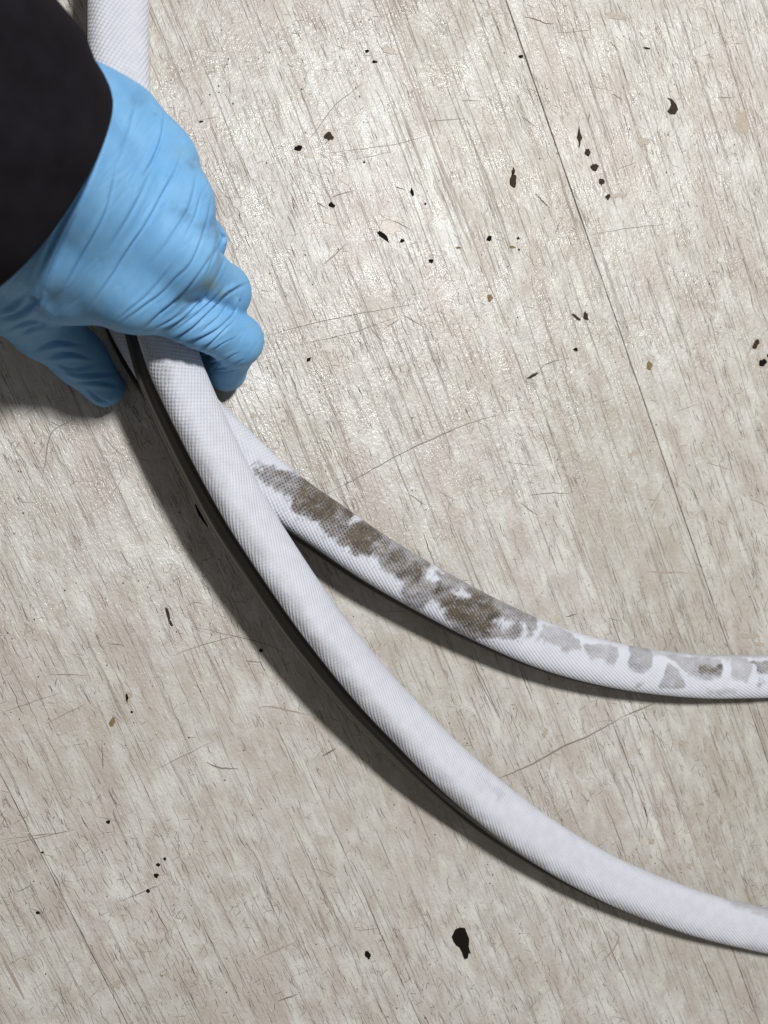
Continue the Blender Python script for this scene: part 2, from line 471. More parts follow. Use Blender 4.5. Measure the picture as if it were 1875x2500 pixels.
long_scr = [('p', [(930, 0), (966, 100), (1009, 214), (1072, 391), (1135, 530), (1198, 700), (1249, 817)], 5.5, 3), ('p', [(940, 30), (1010, 216), (1073, 393), (1130, 520)], 2.4, 0), ('p', [(648, 820), (790, 783), (900, 762), (1010, 742)], 1.6, 1), ('p', [(730, 842), (860, 812), (975, 772)], 1.3, 1),
            ('S', [(500, 400), (720, 285), (1000, 130), (1300, 0)], 2.0, 1), ('R', [(0, 560), (230, 460), (420, 400)], 1.6, 1),
            ('Q', [(230, 330), (430, 245), (600, 150), (720, 100), (900, 0)], 5, 0), ('p', [(1520, 1750), (1598, 1717)], 4, 0),
            ('L', [(0, 260), (280, 165)], 1.5, 0), ('L', [(200, 310), (390, 215)], 1.5, 0), ('L', [(690, 520), (960, 385)], 1.6, 0),
            ('L', [(930, 480), (980, 505), (1070, 510)], 4, 0), ('L', [(1450, 455), (1510, 420)], 4, 1), ('L', [(1160, 240), (1210, 230), (1400, 270)], 4, 3),
            ('L', [(0, 860), (350, 780)], 1.6, 0), ('L', [(0, 830), (330, 790)], 1.3, 0), ('L', [(80, 1065), (140, 1035)], 2, 1), ('L', [(540, 1105), (730, 1030)], 2, 0),
            ('L', [(1150, 1370), (1330, 1290)], 3, 3), ('L', [(1250, 1555), (1340, 1525)], 4, 0), ('L', [(460, 380), (462, 515)], 1.6, 1),
            ('L', [(230, 85), (390, 90)], 1.5, 1), ('L', [(690, 1130), (755, 1240)], 2.2, 1), ('L', [(1090, 830), (1150, 900), (1190, 1000)], 3, 3),
            ('M', [(430, 290), (300, 370), (260, 550), (240, 640)], 2.2, 0), ('M', [(1000, 1660), (1200, 1590), (1400, 1540)], 1.8, 0), ('M', [(1420, 1690), (1510, 1700)], 2, 1),
            ('M', [(620, 1590), (720, 1600)], 1.6, 1), ('M', [(490, 860), (620, 760), (750, 570)], 2.0, 3), ('M', [(590, 380), (670, 470), (770, 540)], 1.5, 0),
            ('T', [(350, 650), (730, 600), (950, 540)], 1.4, 0), ('T', [(240, 580), (310, 490), (400, 370), (540, 260)], 2, 0), ('T', [(930, 465), (1150, 450)], 1.4, 1),
            ('T', [(1130, 345), (1240, 345)], 1.4, 1), ('T', [(800, 1590), (900, 1650)], 2.2, 1), ('T', [(340, 1290), (470, 1170)], 1.8, 1), ('T', [(290, 930), (350, 970)], 2.5, 1),
            ('T', [(370, 915), (400, 895), (510, 865)], 2, 1), ('T', [(745, 845), (800, 860)], 2, 2), ('T', [(680, 1665), (770, 1610)], 2, 1), ('T', [(740, 1040), (830, 1090)], 2, 1),
            ('T', [(500, 690), (730, 640)], 1.2, 0), ('T', [(320, 1300), (400, 1230)], 2, 3), ('T', [(1560, 880), (1640, 970)], 2, 1),
            ('U', [(355, 1080), (440, 1165)], 2.2, 1), ('U', [(660, 1315), (850, 1280), (1100, 1250)], 1.6, 0), ('U', [(660, 630), (655, 685)], 3, 1), ('U', [(780, 235), (820, 280)], 2, 1),
            ('U', [(970, 265), (1000, 272)], 3, 2), ('U', [(790, 525), (840, 555)], 2, 2), ('U', [(460, 185), (640, 170), (700, 145)], 1.5, 0), ('U', [(1100, 1085), (1150, 1020)], 2, 3),
            ('U', [(470, 1310), (495, 1240)], 3, 0), ('U', [(1380, 545), (1460, 545)], 3, 0), ('U', [(510, 1675), (550, 1640)], 2, 0), ('U', [(280, 650), (370, 715)], 1.5, 1),
            ('U', [(765, 1095), (870, 1090)], 9, 3), ('U', [(300, 95), (370, 110), (410, 130), (460, 135)], 3, 1), ('U', [(1370, 800), (1378, 860)], 4, 0),
            ('R', [(540, 235), (595, 205)], 4, 2), ('R', [(590, 205), (640, 165), (740, 140)], 1.8, 1), ('R', [(555, 775), (650, 765), (740, 768)], 2, 1), ('R', [(510, 810), (595, 870)], 2, 1),
            ('R', [(0, 770), (70, 820)], 1.8, 2), ('R', [(1100, 1110 + 20), (1290, 1135)], 4, 3), ('R', [(860, 350), (940, 330)], 2, 0), ('R', [(720, 1340), (775, 1325)], 3, 1),
            ('R', [(1360, 620), (1490, 660)], 1.5, 0), ('R', [(1575, 790), (1659, 830)], 1.6, 0), ('R', [(1420, 890), (1455, 915)], 1.6, 1), ('R', [(440, 620), (590, 640)], 1.3, 0),
            ('6', [(390, 1050), (450, 1120), (400, 1230), (310, 1320)], 4.5, 3), ('6', [(640, 20), (680, 150), (670, 260)], 4, 3), ('6', [(760, 470), (830, 540), (880, 620)], 3, 3),
            ('5', [(400, 880), (500, 1130), (600, 1420)], 2.4, 1), ('5', [(250, 960), (350, 1250)], 2, 0), ('5', [(640, 790), (760, 990), (840, 1060)], 2, 0), ('5', [(600, 1420), (680, 1640)], 4, 3),
            ('5', [(1180, 900), (1280, 1180)], 1.6, 1), ('5', [(1560, 720), (1659, 1000)], 1.8, 1), ('6', [(250, 880), (420, 1290), (580, 1650)], 1.8, 1), ('6', [(1080, 1180), (1260, 1600)], 2, 1),
            ('6', [(330, 0), (440, 280), (520, 520)], 1.8, 1), ('4', [(110, 0), (160, 150), (210, 280)], 1.8, 2), ('4', [(500, 1000), (640, 1300), (740, 1530)], 1.8, 1), ('4', [(870, 1040), (1000, 1380)], 2, 1),
            ('3', [(1180, 430), (1390, 840)], 1.8, 1), ('3', [(1560, 400), (1659, 640)], 1.6, 1), ('2', [(1080, 20), (1200, 180)], 1.6, 1), ('p', [(0, 2325), (60, 2440)], 7, 3),
            ('p', [(470, 1530), (640, 1570), (700, 1600)], 1.6, 0)]
by_mat = {k: ([], []) for k in range(5)}
for k, pts, w, m in long_scr:
    px = cr(k, pts)
    path, _ = smooth_path([(x, y, 0) for x, y in px], max(6, 5 * len(px)))
    path = [P(x + random.uniform(-1, 1), y + random.uniform(-1, 1))[:2] for x, y, _z in path]
    ribbon(path, w * .00022, .00009 + m * .00001, *by_mat[m], taper=True)
# countless short scuffs: mostly along the grain, the rest in every direction
_dg = fbm(*[k.ravel() for k in np.meshgrid(np.arange(-6, 104) * 20 / 260., np.arange(-6, 136) * 20 / 260., indexing='ij')], 5, 3).reshape(110, 142)
dens = lambda x, y: .28 + .72 * float(_dg[int(x // 20) + 6, int(y // 20) + 6] > .5)
cnt = 0
while cnt < 13000:
    x, y = random.uniform(-120, 2000), random.uniform(-120, 2620)
    if random.random() > dens(x, y):
        continue
    cnt += 1
    c = P(x, y)[:2]
    if random.random() < .52:
        d = gdir + gper * random.gauss(0, .06); ln = random.uniform(.0015, .011); w = random.uniform(.00012, .00030)
    else:
        a = random.uniform(0, math.pi); d = np.array((math.cos(a), math.sin(a))); ln = random.uniform(.0010, .0052) * (1 if random.random() < .95 else 3); w = random.uniform(.00010, .00026)
    bend = gper * random.gauss(0, .08) * ln
    path = [c + d * ln * (t - .5) + bend * (1 - 4 * (t - .5) ** 2) for t in (0, .25, .5, .75, 1)]
    m = random.choices((0, 1, 2, 3, 4), (34, 30, 13, 16, 10))[0]
    ribbon(path, w, .00007 + m * .000008, *by_mat[m])
# long fibres of open grain
for k in range(1500):
    x, y = random.uniform(-150, 2000), random.uniform(-150, 2600)
    c = P(x, y)[:2]; ln = random.uniform(.006, .045); w = random.uniform(.00007, .00021)
    wig = np.cumsum([random.gauss(0, .00013) for _ in range(14)])
    path = [c + gdir * ln * t + gper * wig[j] for j, t in enumerate(np.linspace(-.5, .5, 14))]
    ribbon(path, w, .00005, *by_mat[random.choices((0, 1, 3), (45, 18, 40))[0]])
# black and brown crumbs
for k in range(900):
    x, y = random.uniform(-100, 1975), random.uniform(-100, 2600)
    c = P(x, y)[:2]; r = random.uniform(.00016, .00050)
    path = [c + gdir * r * t for t in (-1, -.3, .3, 1)]
    ribbon(path, r * 1.7, .00013, *by_mat[random.choices((0, 1, 2), (3, 3, 2))[0]])
for k, nm in enumerate(('grey_scuffs', 'brown_scuffs', 'dark_scuffs', 'pale_scuffs', 'white_scuffs')):
    o = link_mesh(nm, *by_mat[k], M_SCR[k], floor, smooth=False)
    o['kind'] = 'stuff'

# ------------------------------------------------------------------ sealing strips
W2 = .0122


def cover_profile(n=52):
    """dome of woven cloth, tucked under at both edges; x across, z up, counter-clockwise from right edge"""
    out = []
    for k in range(n):
        t = -.32 + (math.pi + .64) * k / (n - 1)
        c, s = math.cos(t), math.sin(t)
        x = W2 * math.copysign(abs(c) ** .72, c)
        z = (.0074 if s > 0 else .0038) * math.copysign(abs(s) ** .80, s)
        out.append((x, z))
    return out


# rubber carrier: U channel with a rolled lip and a groove on each flank
channel = [(.0098, .0005), (.0106, -.0018), (.0100, -.0030), (.0094, -.0034), (.0098, -.0042), (.0103, -.0075), (.0106, -.0098), (.0113, -.0104), (.0112, -.0116), (.0098, -.0118),
           (.0080, -.0112), (.0078, -.0040), (.0050, -.0030)]
far_flank = [(-x * .82, z) for x, z in channel[::-1]]
channel = [(.0112, .0002), (.0116, -.0016), (.0108, -.0030), (.0104, -.0036), (.0110, -.0044), (.0116, -.0075), (.0117, -.0092), (.0126, -.0098), (.0134, -.0106), (.0132, -.0117), (.0118, -.0121),
           (.0098, -.0114), (.0080, -.0040), (.0050, -.0030)] + far_flank


def sweep(path, prof, closed):
    """path rows: x y z roll(rad); profile x to the right of travel, z up"""
    p = path[:, :3]
    t = np.gradient(p, axis=0); t /= np.linalg.norm(t, axis=1)[:, None]
    up = np.array((0, 0, 1.0))
    side = np.cross(t, up); side /= np.linalg.norm(side, axis=1)[:, None]
    nup = np.cross(side, t)
    c, s = np.cos(path[:, 3])[:, None], -np.sin(path[:, 3])[:, None]
    ax = side * c - nup * s          # positive roll tips the crown to the left of travel
    az = side * s + nup * c
    prof = np.array(prof); m = len(prof); n = len(p)
    V = p[:, None, :] + ax[:, None, :] * prof[None, :, :1] + az[:, None, :] * prof[None, :, 1:]
    V = V.reshape(-1, 3)
    i = np.arange(n - 1)[:, None]; j = np.arange(m if closed else m - 1)[None, :]
    a = i * m + j; b = i * m + (j + 1) % m; cc = (i + 1) * m + (j + 1) % m; d = (i + 1) * m + j
    F = np.stack([a, b, cc, d], -1).reshape(-1, 4)
    return V, F, m, n


def add_uv(o, us, vs):
    uvl = o.data.uv_layers.new(name='UVMap')
    li = np.empty(len(o.data.loops), np.int32)
    o.data.loops.foreach_get('vertex_index', li)
    uvl.data.foreach_set('uv', np.stack([us[li], vs[li]], 1).astype(np.float32).ravel())


def make_strip(label, ctrl, n, dirt_fn, group):
    """ctrl rows: pixel x, pixel y, z of the cover's base (m), roll (deg)"""
    wp = np.array([(*P(x, y, z + .003), r) for x, y, z, r in ctrl])
    path, u = smooth_path(wp, n)
    path[:, 3] = np.radians(path[:, 3])
    mid = path[n // 2, :3]
    root = empty('sealing_strip', mid, label, 'rubber seal', group)
    root.location = (mid[0], mid[1], 0)
    org = np.array((mid[0], mid[1], 0))
    prof = cover_profile()
    V, F, m, nn = sweep(path, prof, False)
    cov = link_mesh('woven_cover', V - org, F, M_FAB, root)
    arc = np.r_[0, np.cumsum(np.linalg.norm(np.diff(np.array(prof), axis=0), axis=1))]
    us = np.repeat(u, m); vv = np.tile(arc, nn)
    add_uv(cov, us, vv)
    dirt, ow = dirt_fn(project(V), vv / arc[-1], us)
    set_attr(cov, 'dirt', dirt); set_attr(cov, 'open_weave', ow)
    step = max(1, n // 300)
    V, F, m, nn = sweep(path[::step], channel, True)
    V -= org
    ch = link_mesh('rubber_channel', V, F, M_RUB, root)
    ca = np.arange(m) * .003
    add_uv(ch, np.repeat(u[::step], m), np.tile(ca, nn))
    return root


def polys_to_dirt(q, polys, base=None):
    val = np.zeros(len(q)) if base is None else base
    wob = (fbm(q[:, 0] / 16, q[:, 1] / 16, 3) - .5) * 30 + (fbm(q[:, 0] / 5, q[:, 1] / 5, 9, 2) - .5) * 8
    for poly, inten, soft in polys:
        d = poly_sd(q, poly) + wob * (.30 if soft < 4 else .75) - 2.0
        f = np.clip(.5 - d / (2 * soft), 0, 1)
        f = f * f * (3 - 2 * f)
        val = val * (1 - f) + np.maximum(val, inten) * f if inten > 0 else val * (1 - f * .9)
    return val


REAR_DIRT = [
    (cr('S', [(60, 240), (130, 268), (200, 290), (280, 320), (340, 330), (365, 310), (440, 365), (560, 450), (655, 535), (640, 570), (600, 600), (640, 620), (720, 590), (800, 640), (900, 715), (880, 790), (830, 800),
               (760, 770), (700, 775), (640, 740), (560, 680), (480, 620), (460, 570), (400, 545), (330, 520), (280, 490), (290, 440), (250, 400), (170, 350), (90, 310)]), .72, 5),
    (cr('S', [(330, 400), (420, 370), (560, 470), (540, 570), (400, 530), (310, 470)]), 1.0, 12),
    (cr('S', [(640, 630), (740, 620), (800, 690), (750, 760), (670, 740)]), 1.05, 12),
    (cr('S', [(365, 305), (520, 400), (660, 530), (560, 500), (420, 400)]), 1.0, 8),
    (cr('S', [(800, 640), (900, 700), (1000, 770), (1130, 840), (1120, 900), (1100, 950), (1150, 1000), (1200, 980), (1220, 930), (1180, 870), (1300, 940), (1500, 1050), (1700, 1140), (1700, 1290), (1560, 1290),
               (1440, 1300), (1330, 1260), (1270, 1180), (1210, 1090), (1140, 1040), (1110, 1120), (1060, 1110), (980, 1040), (960, 990), (1000, 960), (920, 900), (860, 870), (830, 790)]), .62, 5),
    (cr('S', [(1180, 1000), (1280, 1040), (1400, 1050), (1500, 1110), (1560, 1190), (1500, 1270), (1380, 1240), (1300, 1170), (1220, 1090)]), 1.05, 12),
    (cr('S', [(850, 770), (950, 800), (1080, 900), (1060, 960), (930, 880)]), .85, 10),
    (cr('4', [(800, 610), (900, 645), (1010, 685), (1025, 730), (990, 830), (960, 810), (940, 750), (900, 730), (880, 800), (860, 860), (780, 850), (760, 740)]), .62, 5),
    (cr('S', [(1275, 1005), (1350, 990), (1395, 1030), (1310, 1045)]), 0, 7),
    (cr('4', [(680, 715), (760, 690), (850, 730), (760, 780)]), 0, 8),
    (cr('4', [(1080, 750), (1200, 770), (1300, 810), (1380, 880), (1380, 930), (1300, 930), (1250, 950), (1180, 900), (1080, 860), (1020, 870), (1080, 800)]), .40, 4),
    (cr('5', [(160, 240), (300, 250), (440, 265), (445, 330), (410, 420), (380, 400), (310, 350), (230, 350), (190, 300)]), .38, 3),
    (cr('5', [(540, 255), (700, 285), (720, 340), (715, 420), (650, 480), (560, 450), (535, 400), (545, 330)]), .46, 3),
    (cr('5', [(850, 400), (920, 440), (1000, 580), (970, 595), (880, 590), (780, 590), (810, 520), (840, 440)]), .46, 3),
    (cr('5', [(760, 310), (880, 330), (1000, 345), (1270, 370), (1285, 440), (1270, 510), (1200, 530), (1080, 510), (1000, 460), (930, 400), (860, 350)]), .40, 3),
    (cr('5', [(1110, 420), (1280, 420), (1270, 480), (1180, 490), (1120, 460)]), .80, 6),
    (cr('5', [(1360, 350), (1480, 360), (1540, 420), (1510, 490), (1480, 540), (1370, 510)]), .32, 3),
    (cr('5', [(1520, 385), (1700, 375), (1700, 460), (1600, 470), (1560, 420)]), .60, 4),
    (cr('5', [(1590, 530), (1615, 560), (1590, 600), (1570, 590)]), .5, 4),
    (cr('5', [(560, 240), (800, 280), (1200, 300), (1700, 305), (1700, 355), (1200, 345), (850, 325), (700, 300)]), .24, 4),
    (cr('5', [(570, 550), (650, 560), (610, 590)]), .35, 4),
    (cr('5', [(1180, 620), (1420, 600), (1400, 640), (1200, 645)]), .25, 5)]


REAR_DIRT = [([(x + 9, y - 15) for x, y in p_], i_, s_) for p_, i_, s_ in REAR_DIRT[:8]] + REAR_DIRT


def rear_dirt(q, v, u):
    d = polys_to_dirt(q, REAR_DIRT)
    near = np.clip(1 - (poly_sd(q, REAR_DIRT[8][0])) / 26, 0, 1) + np.clip(1 - (poly_sd(q, REAR_DIRT[12][0])) / 26, 0, 1)
    sp_ = np.clip((fbm(q[:, 0] / 4.5, q[:, 1] / 4.5, 61, 3) - .60) * 6, 0, 1)
    d = np.maximum(d, np.clip(near, 0, 1) * sp_ * .75)
    ow = np.clip((1050 - q[:, 0]) / 350, 0, 1)
    return np.clip(d * (.62 + .85 * fbm(q[:, 0] / 20, q[:, 1] / 13, 21)), 0, 1.15), ow


FRONT_DIRT = [(cr('1', [(540, 240), (660, 260), (720, 330), (700, 480), (720, 620), (690, 640), (600, 430)]), .36, 14),
              (cr('3', [(1230, 1290), (1330, 1380), (1440, 1480), (1400, 1480), (1290, 1390)]), .20, 8),
              (cr('6', [(1300, 800), (1500, 850), (1700, 880), (1700, 960), (1560, 940), (1400, 870)]), .30, 8),
              (cr('3', [(1180, 1340), (1300, 1400), (1250, 1430)]), .12, 10)]


def front_dirt(q, v, u):
    d = polys_to_dirt(q, FRONT_DIRT)
    edge = np.clip((.36 - v) / .2, 0, 1) * np.clip(fbm(u * 90, v * 9, 31) * 2 - .45, 0, 1) * .38
    d = np.maximum(d, edge + .05 * fbm(u * 160, v * 8, 41))
    ow = np.clip((1150 - q[:, 1]) / 320 + .12, .12, 1)
    return d, ow


# travel runs from the hand outwards; 'left of travel' is the upper right flank in the picture
# outline of the clean strip's white face, read in the photograph
edge_l = [(360, 872), (381, 930), (408, 993), (441, 1071), (486, 1153), (532, 1231), (581, 1330), (621, 1387), (660, 1438), (699, 1495), (741, 1556), (800, 1633), (860, 1705), (921, 1765), (981, 1826), (1041, 1886),
          (1101, 1943), (1162, 1994), (1375, 2152), (1450, 2197), (1526, 2230), (1616, 2263), (1707, 2292), (1797, 2316), (1875, 2330)]
edge_r = [(489, 899), (507, 948), (529, 996), (556, 1050), (592, 1126), (628, 1198), (661, 1255), (705, 1318), (741, 1369), (789, 1450), (835, 1507), (877, 1562), (922, 1622), (963, 1666), (1041, 1747), (1116, 1826), (1192, 1895), (1300, 1979),
          (1375, 2028), (1450, 2070), (1526, 2107), (1616, 2143), (1707, 2176), (1797, 2200), (1875, 2212)]
er, _ = smooth_path([(x, y, 0) for x, y in edge_r], 400)
mids = []
el, _ = smooth_path([(x, y, 0) for x, y in edge_l], 60)
for _k in range(30):                       # iron out reading errors
    el[1:-1] = (el[:-2] + el[1:-1] * 2 + el[2:]) / 4
    er[1:-1] = (er[:-2] + er[1:-1] * 2 + er[2:]) / 4
for x, y in el[::3, :2]:
    k = np.argmin(np.hypot(er[:, 0] - x, er[:, 1] - y))
    mids.append(((x + er[k, 0]) / 2, (y + er[k, 1]) / 2))
z_at = lambda y: float(np.interp(y, [880, 1000, 1150, 1400, 1620, 1850, 1970, 2060, 2150, 2280], [.0395, .0375, .0345, .0315, .0290, .0255, .0220, .0183, .0152, .0125]))
r_at = lambda y: float(np.interp(y, [880, 1000, 1250, 1500, 1750, 1850, 1970, 2060, 2300], [26, 32, 39, 40, 36, 31, 22, 15, 12]))
front_ctrl = [(292, -260, .030, 6), (291, -60, .036, 6), (290, 100, .041, 6), (296, 260, .045, 8), (318, 430, .044, 12), (356, 610, .043, 16), (392, 770, .0410, 20)]
front_ctrl += [(x, y, z_at(y), r_at(y)) for x, y in mids] + [(1990, 2292, .0122, 11), (2260, 2305, .0120, 10)]
front = make_strip('clean white woven sealing strip with black rubber edge, lying over the stained one', front_ctrl, 1900, front_dirt, 'sealing strips held by the gloved hand')
rear_ctrl = [(230, 330, .030, 0), (262, 520, .027, 0), (306, 720, .021, 2), (360, 842, .0165, 4), (448, 975, .0145, 6), (560, 1090, .0158, 7), (684, 1202, .0180, 8), (800, 1283, .0190, 8),
             (920, 1365, .0206, 8), (1060, 1447, .0195, 7), (1200, 1520, .018, 6), (1350, 1584, .0165, 6), (1510, 1626, .0155, 8), (1670, 1648, .0135, 10), (1800, 1652, .0125, 11), (1960, 1644, .0120, 10), (2250, 1600, .0120, 10)]
rear = make_strip('white woven sealing strip smeared with brown dirt, passing under the clean one', rear_ctrl, 1900, rear_dirt, 'sealing strips held by the gloved hand')

# ------------------------------------------------------------------ gloved hand
HN = {}


def node(name, px, py, z, r):
    HN[name] = (P(px, py, z), r)


for a in [('F', -120, 130, .150, .025), ('W1', 45, 560, .096, .0160), ('W2', 150, 420, .108, .0175), ('W3', 222, 288, .092, .0134), ('U', 306, 296, .082, .0109),
          ('I1', 322, 700, .080, .0128), ('I2', 578, 830, .043, .0108), ('I3', 552, 905, .0125, .0088), ('I4', 508, 880, .0105, .0080),
          ('M1', 425, 610, .089, .0116), ('M2', 546, 712, .050, .0110), ('M3', 540, 775, .0165, .0092), ('M4', 490, 790, .0105, .0080),
          ('R1', 420, 495, .087, .0109), ('R2', 490, 585, .049, .0098), ('R3', 488, 655, .016, .0085), ('R4', 440, 690, .010, .0078),
          ('P1', 388, 395, .078, .0106), ('P2', 424, 465, .045, .0090), ('P3', 430, 540, .015, .0078), ('P4', 400, 580, .0095, .0070),
          ('T0', 15, 675, .060, .0180), ('T1', 108, 792, .036, .0138), ('T2', 192, 872, .019, .0112), ('T3', 254, 944, .0108, .0093),
          ('B1', 160, 690, .074, .0118), ('B2', 75, 705, .058, .014)]:
    node(*a)
palm_seg = [('F', 'W2'), ('F', 'W1'), ('F', 'W3'), ('W1', 'I1'), ('W2', 'I1'), ('W2', 'M1'), ('W2', 'R1'), ('W3', 'R1'), ('W3', 'U'), ('U', 'P1'), ('W3', 'P1'), ('I1', 'M1'), ('M1', 'R1'), ('R1', 'P1'), ('W1', 'T0'), ('W1', 'B1'), ('B1', 'I1'), ('B2', 'B1')]
fingers = [['I1', 'I2', 'I3', 'I4'], ['M1', 'M2', 'M3', 'M4'], ['R1', 'R2', 'R3', 'R4'], ['P1', 'P2', 'P3', 'P4']]
thumb = ['T0', 'T1', 'T2', 'T3']

VX = .00068
allp = np.array([v[0] for v in HN.values()]); allr = max(v[1] for v in HN.values())
lo = allp.min(0) - .014; hi = allp.max(0) + .02
lo[0] = P(-120, 600, .09)[0]; lo[2] = -.002; hi[2] = .136; hi[1] = P(200, 120, .08)[1]
dims = np.ceil((hi - lo) / VX).astype(int)
gx, gy, gz = np.meshgrid(*[lo[k] + VX * np.arange(dims[k]) for k in range(3)], indexing='ij')
gx = gx.astype(np.float32); gy = gy.astype(np.float32); gz = gz.astype(np.float32)


def cone(a, b):
    (pa, ra), (pb, rb) = HN[a], HN[b]
    d = pb - pa; l2 = float(d @ d)
    t = ((gx - pa[0]) * d[0] + (gy - pa[1]) * d[1] + (gz - pa[2]) * d[2]) / l2
    np.clip(t, 0, 1, out=t)
    return np.sqrt((gx - pa[0] - t * d[0]) ** 2 + (gy - pa[1] - t * d[1]) ** 2 + (gz - pa[2] - t * d[2]) ** 2) - (ra + (rb - ra) * t)


def smin(a, b, k):
    h = np.clip(k - np.abs(a - b), 0, None) / k
    return np.minimum(a, b) - h * h * k * .25


sd = None
for a, b in palm_seg:
    c = cone(a, b); sd = c if sd is None else smin(sd, c, .010)
fu = None
for ch in fingers:
    f = None
    for a, b in zip(ch[:-1], ch[1:]):
        c = cone(a, b); f = c if f is None else smin(f, c, .004)
    fu = f if fu is None else smin(fu, f, .0025)
sd = smin(sd, fu, .007)
f = None
for a, b in zip(thumb[:-1], thumb[1:]):
    c = cone(a, b); f = c if f is None else smin(f, c, .006)
sd = smin(sd, f, .012)
sd = np.maximum(sd, .0006 - gz)          # never into the floor


def surface_nets(S, lo, h):
    nx, ny, nz = S.shape
    ins = S < 0
    cell = np.zeros((nx - 1, ny - 1, nz - 1), np.int8)
    corners = [(i, j, k) for i in (0, 1) for j in (0, 1) for k in (0, 1)]
    sl = lambda i, j, k: (slice(i, nx - 1 + i), slice(j, ny - 1 + j), slice(k, nz - 1 + k))
    for c in corners:
        cell += ins[sl(*c)]
    act = (cell > 0) & (cell < 8)
    idx = np.argwhere(act)
    vid = -np.ones(act.shape, np.int64); vid[act] = np.arange(len(idx))
    acc = np.zeros((len(idx), 3)); n = np.zeros(len(idx))
    val = {c: S[idx[:, 0] + c[0], idx[:, 1] + c[1], idx[:, 2] + c[2]].astype(float) for c in corners}
    for c in corners:
        for ax in range(3):
            if c[ax] == 0:
                d = list(c); d[ax] = 1; d = tuple(d)
                a, b = val[c], val[d]
                m = (a < 0) != (b < 0)
                t = np.where(m, a / np.where(a == b, 1, a - b), 0)
                p = np.tile(np.array(c, float), (len(idx), 1)); p[:, ax] = t
                acc[m] += p[m]; n[m] += 1
    V = lo + h * (idx + acc / n[:, None])
    F = []
    for ax in range(3):
        o = [np.array((0, 0, 0))] * 4
        e1, e2 = [k for k in range(3) if k != ax]
        s0 = [slice(1, None)] * 3; s0[ax] = slice(0, -1)
        s1 = [slice(1, None)] * 3; s1[ax] = slice(1, None)
        A = ins[tuple(s0)]; B = ins[tuple(s1)]
        e = np.argwhere(A != B)
        if not len(e):
            continue
        flip = A[tuple(e.T)]
        g = e.copy(); g[:, e1] += 1; g[:, e2] += 1
        q = []
        for d1, d2 in ((-1, -1), (0, -1), (0, 0), (-1, 0)):
            c = g.copy(); c[:, e1] += d1; c[:, e2] += d2
            ok = np.all((c >= 0) & (c < np.array(act.shape)), axis=1)
            r = -np.ones(len(c), np.int64); r[ok] = vid[tuple(c[ok].T)]
            q.append(r)
        q = np.stack(q, 1)
        keep = (q >= 0).all(1)
        q = q[keep]; fl = flip[keep]
        if ax == 1:
            fl = ~fl
        q[~fl] = q[~fl][:, ::-1]
        F.append(q)
    return V, np.vstack(F)


HV, HF = surface_nets(sd, lo, VX)
del sd, fu, f, gx, gy, gz


def laplace(V, F, it, lam=.5):
    e = np.vstack([F[:, [0, 1]], F[:, [1, 2]], F[:, [2, 3]], F[:, [3, 0]]])
    e = np.vstack([e, e[:, ::-1]])
    deg = np.bincount(e[:, 0], minlength=len(V))[:, None].clip(1)
    for _ in range(it):
        s = np.stack([np.bincount(e[:, 0], V[e[:, 1], k], len(V)) for k in range(3)], 1)
        V = V + lam * (s / deg - V)
    return V


def vnormals(V, F):
    n = np.cross(V[F[:, 2]] - V[F[:, 0]], V[F[:, 3]] - V[F[:, 1]])
    out = np.zeros_like(V)
    for k in range(4):
        for c in range(3):
            out[:, c] += np.bincount(F[:, k], n[:, c], len(V))
    return out / (np.linalg.norm(out, axis=1)[:, None] + 1e-12)


HV = laplace(HV, HF, 4)


def subdivide(V, F):
    e = np.sort(np.vstack([F[:, [0, 1]], F[:, [1, 2]], F[:, [2, 3]], F[:, [3, 0]]]), axis=1)
    key = e[:, 0].astype(np.int64) * len(V) + e[:, 1]
    uq, inv = np.unique(key, return_inverse=True)
    inv = inv.ravel()
    mid = (V[uq // len(V)] + V[uq % len(V)]) / 2
    cen = V[F].mean(1)
    n = len(F); a = len(V); b = a + len(mid)
    m = [a + inv[k * n:(k + 1) * n] for k in range(4)]
    c = b + np.arange(n)
    return np.vstack([V, mid, cen]), np.vstack([np.stack([F[:, k], m[k], c, m[k - 1]], 1) for k in range(4)])


HV, HF = subdivide(HV, HF)
HV = laplace(HV, HF, 3)
N = vnormals(HV, HF)
q = project(HV)
view = CAMP - HV; view /= np.linalg.norm(view, axis=1)[:, None]
facing = np.clip((np.sum(N * view, 1) + .05) / .35, 0, 1)
is_thumb = np.linalg.norm(HV - HN['T2'][0], axis=1) < .032
